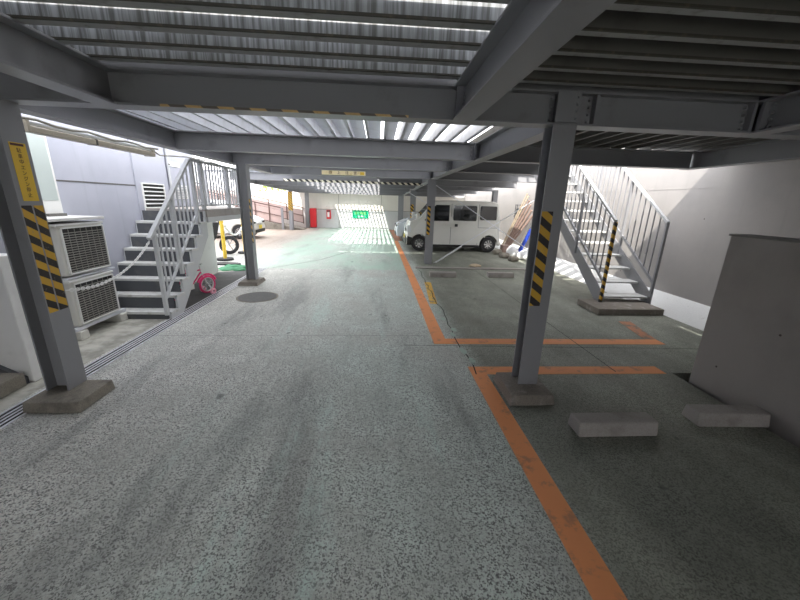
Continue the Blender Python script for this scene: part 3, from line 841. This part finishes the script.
def van():
    t = thing('kei_van', (.93, 12.28, 0), 'boxy white van with dark windows parked across the right bays', 'van')
    W = 1.38; B = 1.0; T = 1.68
    fx, rx = .45, 2.83   # wheel centres
    prof = [(.02, .22), (.02, .50), (.07, .74), (.13, .98), (.42, 1.10), (.86, 1.60), (.96, 1.65), (1.4, 1.68), (2.9, 1.68), (3.08, 1.63), (3.16, 1.1), (3.20, .55), (3.22, .26)]
    prof += [(rx+.33, .24)]+arc(rx, .26, .31)+[(rx-.33, .2)]+[(fx+.31, .2)]+arc(fx, .26, .30)+[(fx-.31, .22)]
    car_body(t, prof, W, B, T, 'car_white', .09)
    for s in (-1, 1):
        sp = lambda nm, pts, mat, **k: side_panel(t, nm, pts, W, B, T, mat, side=s, **k)
        sp('window', [(.60, 1.02), (1.42, 1.02), (1.42, 1.53), (.98, 1.53), (.86, 1.42)], 'car_glass')
        sp('window', rrect(1.56, 1.04, 2.35, 1.53), 'car_glass')
        sp('window', rrect(2.46, 1.08, 3.03, 1.53), 'car_glass')
        for x in (1.49, 2.42): sp('door_seam', [(x, .26), (x+.012, .26), (x+.012, 1.58), (x, 1.58)], 'riser', off=.002)
        sp('door_seam', [(2.42, .82), (3.1, .82), (3.1, .83), (2.42, .83)], 'riser', off=.002)
        sp('door_handle', rrect(1.62, .84, 1.72, .93, .02), 'black', off=.02, th=.02)
        sp('door_handle', rrect(1.30, .88, 1.44, .92, .015), 'car_white', off=.02, th=.02)
        sp('side_sill', [(.80, .16), (2.48, .16), (2.48, .24), (.80, .24)], 'black')
        sp('side_bumper', [(.03, .20), (.16, .20), (.20, .45), (.03, .50)], 'black', off=.006)
        wheel(t, fx, s*.60, .26, .16, s); wheel(t, rx, s*.60, .26, .16, s)
    # windscreen, rear, lamps, plate
    ws = MB(); d = Vector((.44, 0, .50)); nrm = Vector((-.5, 0, .44)).normalized()*.006
    q = [Vector((.45, -.58, 1.135)), Vector((.45, .58, 1.135)), Vector((.83, .54, 1.57)), Vector((.83, -.54, 1.57))]
    ws.add([v+nrm for v in q]+[v-nrm for v in q], [(0, 1, 2, 3), (7, 6, 5, 4), (0, 1, 5, 4), (1, 2, 6, 5), (2, 3, 7, 6), (3, 0, 4, 7)])
    ws.build('windscreen', 'car_glass', t)
    for s in (-1, 1):
        MB().box((.02, s*.64-.09 if s > 0 else -.69, .62), (.17, s*.64+.05 if s > 0 else -.54, .84)).build('headlight', 'lamp_glass', t, .02)
        MB().box((.30, s*.72-.02, 1.05), (.42, s*.72+.1*s, 1.25)).build('mirror', 'car_white', t, .02)
    MB().box((-.01, -.66, .24), (.06, .66, .44)).build('front_bumper', 'black', t, .02)
    MB().box((.02, -.35, .62), (.07, .35, .70)).build('grille', 'black', t)
    MB().box((-.02, -.16, .38), (-.01, .16, .52)).build('number_plate', 'plate_yellow', t)
    MB().box((3.1, -.66, .24), (3.24, .66, .40)).build('rear_bumper', 'car_white', t, .02)
    MB().box((.5, -.62, .16), (3.0, .62, .26)).build('underbody', 'black', t)
van()

def hatch(loc, rz, label, mat, H=1.38, L=3.3, W=1.42):
    """front end at local x=0, looking towards -x"""
    t = thing('compact_car', loc, label, 'car', rz=rz)
    B, T = .92, H
    fx, rx = .58, L-.55
    prof = [(.03, .20), (.0, .42), (.04, .62), (.16, .76), (.50, .90), (.95, .98), (1.42, H-.04), (1.7, H), (2.7, H), (3.05, H-.08), (L-.06, .9), (L, .5), (L-.02, .24)]
    prof += [(rx+.30, .2)]+arc(rx, .27, .29)+[(rx-.30, .2)]+[(fx+.30, .2)]+arc(fx, .27, .29)+[(fx-.30, .2)]
    car_body(t, prof, W, B, T, mat, .14, .045)
    for s in (-1, 1):
        sp = lambda nm, pts, m, **k: side_panel(t, nm, pts, W, B, T, m, taper=.14, side=s, **k)
        sp('window', [(1.12, .98), (1.95, .98), (1.95, H-.1), (1.50, H-.1)], 'car_glass')
        sp('window', [(2.0, .98), (2.85, .98), (2.75, H-.1), (2.0, H-.1)], 'car_glass')
        sp('door_seam', [(1.97, .26), (1.98, .26), (1.98, .95), (1.97, .95)], 'riser', off=.002)
        wheel(t, fx, s*.62, .27, .16, s); wheel(t, rx, s*.62, .27, .16, s)
        # swept headlights
        y0, y1 = (-.70, -.38) if s < 0 else (.38, .70)
        hl = MB().add([(.06, y0, .60), (.06, y1, .60), (.04, y1, .70), (.04, y0, .70), (.25, y0, .62), (.2, y1, .62), (.28, y1, .78), (.36, y0, .80)],
                 [(0, 1, 2, 3), (4, 5, 6, 7), (0, 1, 5, 4), (1, 2, 6, 5), (2, 3, 7, 6), (3, 0, 4, 7)])
        hl.build('headlight', 'lamp_glass', t, .01)
        MB().box((.01, s*.55-.09, .60), (.05, s*.55+.09, .66)).build('headlight_lens', 'black', t)
        MB().box((.95, s*.74-.05, .96), (1.08, s*.74+.07*s, 1.07)).build('mirror', mat, t, .02)
    q = [Vector((1.0, -.56, 1.015)), Vector((1.0, .56, 1.015)), Vector((1.40, .52, H-.075)), Vector((1.40, -.52, H-.075))]
    nrm = Vector((-.36, 0, .45)).normalized()*.006
    MB().add([v+nrm for v in q]+[v-nrm for v in q], [(0, 1, 2, 3), (7, 6, 5, 4), (0, 1, 5, 4), (1, 2, 6, 5), (2, 3, 7, 6), (3, 0, 4, 7)]).build('windscreen', 'car_glass', t)
    MB().box((-.015, -.55, .24), (.03, .55, .36)).build('air_intake', 'black', t, .01)
    MB().box((-.01, -.3, .56), (.04, .3, .60)).build('grille', 'chrome', t, .005)
    pl = MB().box((-.03, -.16, .38), (-.015, .16, .52)).build('number_plate', 'plate_yellow' if rz > 1 else 'white_paint', t)
    MB().box((.5, -.6, .15), (L-.3, .6, .25)).build('underbody', 'black', t)
hatch((.74, 15.25, 0), 0, 'pale silver car with swept headlights parked behind the white van', 'car_silver', H=1.40)
hatch((-4.84, 14.65, 0), math.pi, 'white car with a yellow plate at the far left below the ramp fence', 'car_white', H=1.45)

# ------------------------------------------------------------------ far end things
def fence(x0, z0, x1, z1, y, h, label, posts):
    t = thing('ramp_fence', (x1, y, 0), label, 'fence')
    def Z(x): return z0+(z1-z0)*(x-x0)/(x1-x0)
    for dzv in (0, h*.50, h*.95):
        MB().bar((x0-x1, 0, Z(x0)-dzv), (0, 0, Z(x1)-dzv), .035, .05 if dzv == 0 else .03).build('rail', 'fence_brown', t)
    for x in posts:
        MB().box((x-x1-.022, -.02, Z(x)-h), (x-x1+.022, .02, Z(x))).build('post', 'fence_brown', t)
    vs = [(x0-x1, .025, Z(x0)-h*.95), (0, .025, Z(x1)-h*.95), (0, .025, Z(x1)-.13), (x0-x1, .025, Z(x0)-.13)]
    vs += [(a, b+.01, c) for a, b, c in vs]
    MB().add(vs, [(0, 1, 2, 3), (4, 5, 6, 7), (0, 1, 5, 4), (1, 2, 6, 5), (2, 3, 7, 6), (3, 0, 4, 7)]).build('panel', 'fence_pink', t)
fence(-11, 2.5, -4.15, 1.12, 19.85, .86, 'dark railed ramp fence with pinkish panels, farther of the two', [-10, -9, -8, -7, -6, -5.05, -4.17])
fence(-11, 2.25, -5.05, 1.10, 18.85, .86, 'dark railed ramp fence with pinkish panels, nearer of the two', [-10, -9.1, -8.2, -7.3, -6.4, -5.7, -5.07])
t = thing('ramp', (-5, 19.3, 0), 'grey concrete ramp climbing left between the two fences', 'ramp')
MB().prism([(-6, 0), (1.0, 0), (1.0, .03), (.0, .22), (-6, 1.35)], -.5, .6).build('ramp_slab', 'concrete', t)
MB().box((-.08, -.56, 0), (.04, -.5, 1.12)).build('end_post', 'steel', t)
t = thing('red_cabinet', (-3.72, 20.42, 0), 'tall red metal cabinet standing against the far wall', 'cabinet')
MB().box((-.17, -.14, .04), (.17, .14, 1.09)).build('body', 'red_paint', t, .01)
MB().box((-.15, -.152, .08), (-.005, -.14, 1.05)).build('door', 'red_paint', t, .004)
MB().box((.005, -.152, .08), (.15, -.14, 1.05)).build('door', 'red_paint', t, .004)
MB().box((-.15, -.12, 0), (.15, .12, .04)).build('plinth', 'riser', t)
t = thing('extinguisher_box', (-2.86, 20.59, .52), 'small red extinguisher box with a white patch on the far wall', 'extinguisher box')
MB().box((-.12, -.14, 0), (.12, 0, .50)).build('body', 'red_paint', t, .01)
MB().box((-.07, -.15, .10), (.05, -.14, .38)).build('label_patch', 'white_paint', t)
MB().box((-.09, -.148, .40), (.09, -.14, .47)).build('window', 'riser', t)
t = thing('green_sign', (-1.05, 20.57, .60), 'green rectangular sign with pale lettering on the far wall', 'sign')
MB().box((-.46, -.02, 0), (.46, 0, .44)).build('sign_board', 'sign_green', t, .004)
text('出口専用', .17, 'lime', t, (0, -.022, .27), (math.pi/2, 0, 0))
text('出口専用', .11, 'white_paint', t, (.03, -.022, .10), (math.pi/2, 0, 0))
# shrub beyond the far wall
def shrub(x, y, z0, h, rr, label):
    t = thing('shrub', (x, y, -.2), label, 'shrub')
    MB().tube([(0, 0, 0), (.05, 0, z0+h*.5)], [.06, .03], 8).build('trunk', 'timber', t)
    mb = MB()
    for i in range(900):
        a = random.uniform(0, 6.283); b = random.uniform(-1, 1); r = rr*random.uniform(.5, 1)
        c = Vector((math.cos(a)*math.sqrt(1-b*b)*r*1.6, math.sin(a)*math.sqrt(1-b*b)*r, z0+h/2+b*h/2))
        d = Vector((random.uniform(-1, 1), random.uniform(-1, 1), random.uniform(-1, 1))).normalized()*.07
        e = d.orthogonal().normalized()*.035
        mb.add([c-d, c+e, c+d, c-e], [(0, 1, 2, 3)])
    mb.build('foliage', 'leaf', t)
shrub(-6.6, 22.5, 1.4, 1.1, .7, 'yellow green shrub showing above the far wall at the left')
shrub(-4.2, 22.7, 1.5, .9, .6, 'yellow green shrub above the far wall near the striped post')

# motorcycle beyond the posts
def scooter():
    t = thing('motorcycle', (-4.75, 9.9, 0), 'black motorcycle standing behind the yellow bollard posts', 'motorcycle', rz=.5)
    for x in (-.55, .55):
        o = ring(.17, .26, .09, 20).build('wheel', 'rubber', t, smooth=True); o.location = (x, 0, .26)
        sp = MB()
        for k in range(6):
            a = k*math.pi/3; sp.tube([(0, 0, 0), (.18*math.cos(a), 0, .18*math.sin(a))], .01, 5)
        sp.build('spokes', 'chrome', o)
    MB().prism([(-.6, .5), (-.3, .35), (.1, .3), (.25, .5), (.35, .9), (.2, .92), (.05, .72), (-.15, .70), (-.65, .78), (-.75, .72)], -.13, .13).build('fairing', 'black', t, .03)
    MB().box((-.65, -.12, .74), (-.05, .12, .84)).build('seat', 'rubber', t, .03)
    MB().tube([(.55, 0, .26), (.36, 0, .9), (.32, 0, 1.0)], .03, 8).build('fork', 'chrome', t)
    MB().tube([(.25, -.3, 1.05), (.33, -.1, 1.0), (.33, .1, 1.0), (.25, .3, 1.05)], .016, 8).build('handlebar', 'black', t)
    MB().tube([(.05, .1, .2), (-.6, .16, .25)], .04, 8).build('exhaust', 'chrome', t)
    MB().box((-.78, -.14, .84), (-.48, .14, 1.1)).build('top_box', 'black', t, .03)
scooter()

# child's bicycle
def kids_bike():
    t = thing('child_bicycle', (-3.02, 5.62, 0), 'pink child bicycle with a stabiliser lying parked under the left steps', 'bicycle', rz=math.radians(62))
    for x in (.27, -.27):
        o = ring(.125, .155, .04, 24).build('tyre', 'pink', t, smooth=True); o.location = (x, 0, .155)
        ring(.108, .126, .03, 24).build('rim', 'white_paint', o, smooth=True)
        sp = MB()
        for k in range(10):
            a = k*math.pi/5; sp.tube([(0, 0, 0), (.115*math.cos(a), 0, .115*math.sin(a))], .003, 4)
        sp.tube([(0, -.03, 0), (0, .03, 0)], .02, 8)
        sp.build('spokes', 'chrome', o)
        fe = [(x+.175*math.cos(a), 0, .155+.175*math.sin(a)) for a in [math.radians(20+i*14) for i in range(11)]]
        MB().tube(fe, .016, 6).build('mudguard', 'pink', t)
    MB().tube([(-.27, 0, .155), (-.10, 0, .40), (.18, 0, .42)], .013, 6).tube([(-.10, 0, .40), (-.03, 0, .16), (.18, 0, .38)], .013, 6).tube([(-.27, 0, .155), (-.03, 0, .16)], .01, 6).build('frame', 'pink', t)
    MB().tube([(.27, 0, .155), (.18, 0, .40), (.16, 0, .52)], .012, 6).build('fork', 'white_paint', t)
    MB().tube([(.10, -.17, .55), (.16, -.05, .52), (.16, .05, .52), (.10, .17, .55)], .01, 6).build('handlebar', 'white_paint', t)
    MB().box((-.2, -.05, .42), (-.02, .05, .46)).build('saddle', 'pale_pink', t, .015)
    for s in (-1, 1):
        o = ring(.02, .055, .03, 16).build('training_wheel', 'pale_pink', t, smooth=True); o.location = (.27, s*.13, .055)
        MB().bar((.27, s*.02, .155), (.27, s*.11, .06), .012, .012).build('stabiliser_arm', 'chrome', t)
    MB().box((-.12, -.03, .13), (.02, -.02, .21)).build('chain_guard', 'white_paint', t, .005)
kids_bike()

# ------------------------------------------------------------------ right stairs
def right_stairs():
    t = thing('staircase', (3.68, 5.25, 0), 'grey open steel staircase climbing against the right retaining wall', 'stairs')
    W = .84; run = .27; rise = .192; n = 13; z0 = .19
    for i in range(n):
        MB().box((.02, run*i, z0+rise*i-.03), (W-.02, run*i+.25, z0+rise*i)).build('tread', 'tread', t, .003)
    sl = rise/run
    for x in (0, W-.012):
        p = [(-.06, .05), (.10, .05), (run*n+.1, z0+sl*(run*n)-.12), (run*n+.1, z0+sl*(run*n)+.1), (-.06, .23)]
        MB().prism(p, x, x+.014, 'x').build('stringer', 'steel', t)
        MB().box((x-.04, -.06, .04), (x+.05, .12, .06)).build('foot_plate', 'steel', t)
    for x, nm in ((-.01, 'steel_white'), (W, 'steel_white')):
        Lr = 2.6
        MB().bar((x, -.03, 1.405), (x, Lr, 1.405+sl*(Lr+.03)), .05, .035).build('handrail', nm, t, .005)
        MB().bar((x, -.03, .42), (x, Lr, .42+sl*(Lr+.03)), .03, .04).build('lower_rail', 'steel', t)
        if x > 0: MB().box((x-.02, -.045, .05), (x+.02, -.005, 1.40)).build('post', 'steel', t, .003)
        else: MB().box((x-.022, -.05, .05), (x+.022, -.005, 1.39)).build('post', 'hazard_x', t, .003)
        for k in range(1, 20):
            y = .135*k
            if k % 7 == 0:
                MB().box((x-.02, y-.02, .1+sl*y), (x+.02, y+.02, 1.40+sl*y)).build('post', 'steel', t)
            else:
                MB().box((x-.008, y-.008, .44+sl*y), (x+.008, y+.008, 1.40+sl*y)).build('baluster', 'steel', t)
right_stairs()
tag(MB().box((3.40, 4.83, 0), (4.47, 5.42, .10)).build('stair_plinth', 'old_footing', bevel=.012), 'mossy concrete plinth under the foot of the right stairs', 'plinth')

# bracing rods between columns
def rod(p, q, r, label, mat='galv', name='brace_rod'):
    tag(MB().tube([p, q], r, 8).build(name, mat), label, 'brace')
rod((1.44, 9.25, 2.05), (4.40, 9.25, .26), .010, 'thin brace rod falling to the right across the van side')
rod((1.50, 9.10, .03), (4.20, 9.10, 1.83), .010, 'thin brace rod rising to the right across the van side')
rod((1.54, 9.07, .045), (2.22, 9.07, .50), .022, 'thick pale sleeve on the rising brace beside the taped column', 'tube_white')
rod((1.2, 14.2, 1.95), (3.9, 14.2, .5), .012, 'faint brace rod behind the van windscreen')

# pile of materials by wall
for i, (x, y, xt, yt, zt, r, m) in enumerate((
        (4.50, 12.1, 4.93, 11.28, 1.62, .036, 'pole_brown'), (4.52, 12.25, 4.93, 11.42, 1.75, .036, 'pole_brown'), (4.48, 11.95, 4.92, 11.14, 1.45, .04, 'pole_brown'),
        (4.52, 12.4, 4.94, 11.56, 1.9, .022, 'timber'), (4.46, 11.8, 4.92, 11.0, 1.30, .036, 'pole_brown'), (4.54, 12.55, 4.95, 11.70, 1.98, .02, 'timber'))):
    lb = ['brown pole leaning on the wall behind the van, thickest at the middle', 'brown pole leaning on the wall, second highest of the thick ones', 'brown pole leaning on the wall, below the two taller ones',
          'pale timber batten leaning with the brown poles', 'lowest brown pole leaning on the wall behind the van', 'tallest pale batten rising above the leaning poles'][i]
    tag(MB().tube([(x, y, .02), (xt, yt, zt)], r, 10).build('leaning_pole', m, smooth=True), lb, 'pole', 'poles leaning on the wall')
t = thing('wire_rack', (4.90, 12.3, 0), 'bent dark wire rack hung on the wall behind the van', 'rack')
wr = MB()
for z in (.9, 1.1, 1.3, 1.45, 1.6): wr.tube([(.04, -.5, z), (.04, .25, z)], .012, 5)
for y in (-.5, -.2, .1, .25): wr.tube([(.04, y, .85), (.04, y, 1.62)], .012, 5)
wr.tube([(.0, -.4, 1.62), (-.05, -.3, 1.4), (0, -.1, 1.5), (-.04, .1, 1.2)], .014, 5)
wr.build('wires', 'riser', t)
t = thing('blue_trolley', (4.72, 11.0, 0), 'bright blue folded frame leaning by the white sacks', 'trolley')
MB().bar((0, .25, .05), (.18, -.05, .85), .16, .05, up=(1, 0, 0)).build('panel', 'blue', t, .01)
MB().tube([(-.06, .30, .03), (.16, -.05, .95), (.22, -.15, .95), (.0, .2, .03)], .014, 6).build('frame', 'chrome', t)
def lump(name, loc, s, mat, label, cat, seed):
    rnd = random.Random(seed)
    bm = bmesh.new(); bmesh.ops.create_icosphere(bm, subdivisions=3, radius=1)
    for v in bm.verts:
        k = 1+.10*math.sin(v.co.x*5+seed)+.08*math.sin(v.co.y*7+seed*2)+rnd.uniform(-.03, .03)
        v.co = Vector((v.co.x*s[0]*k, v.co.y*s[1]*k, max(v.co.z, -.55)*s[2]*k+s[2]*.5))
    zmin = min(v.co.z for v in bm.verts)
    for v in bm.verts: v.co.z -= zmin
    me = bpy.data.meshes.new(name); bm.to_mesh(me); bm.free(); me.materials.append(M(mat))
    for p in me.polygons: p.use_smooth = True
    o = bpy.data.objects.new(name, me); COL.objects.link(o); o.location = loc
    tag(o, label, cat)
lump('white_sack', (4.45, 10.15, 0), (.22, .28, .18), 'sack', 'large white sack slumped nearest the column on the right', 'sack', 1)
lump('white_sack', (4.32, 10.85, 0), (.18, .24, .2), 'sack', 'white sack behind the front one, beside the blue frame', 'sack', 2)
lump('stone_block', (3.98, 9.85, 0), (.16, .13, .09), 'concrete', 'grey stone lump in front of the white sacks', 'stone', 3)
lump('stone_block', (3.92, 10.45, 0), (.17, .15, .10), 'concrete', 'grey stone lump behind the van rear wheel', 'stone', 4)
lump('stone_block', (3.95, 11.15, 0), (.14, .13, .11), 'concrete', 'small rough stone close to the van rear bumper', 'stone', 5)
tag(MB().box((4.20, 11.35, 0), (4.42, 11.62, .28)).build('scrap_box', 'pole_brown', bevel=.01), 'brown box of scrap at the foot of the leaning poles', 'box')
# broken block in bay
lump('rubble', (2.55, 8.8, 0), (.16, .08, .05), 'timber', 'small broken piece lying on the kerb before the van', 'rubble', 8)
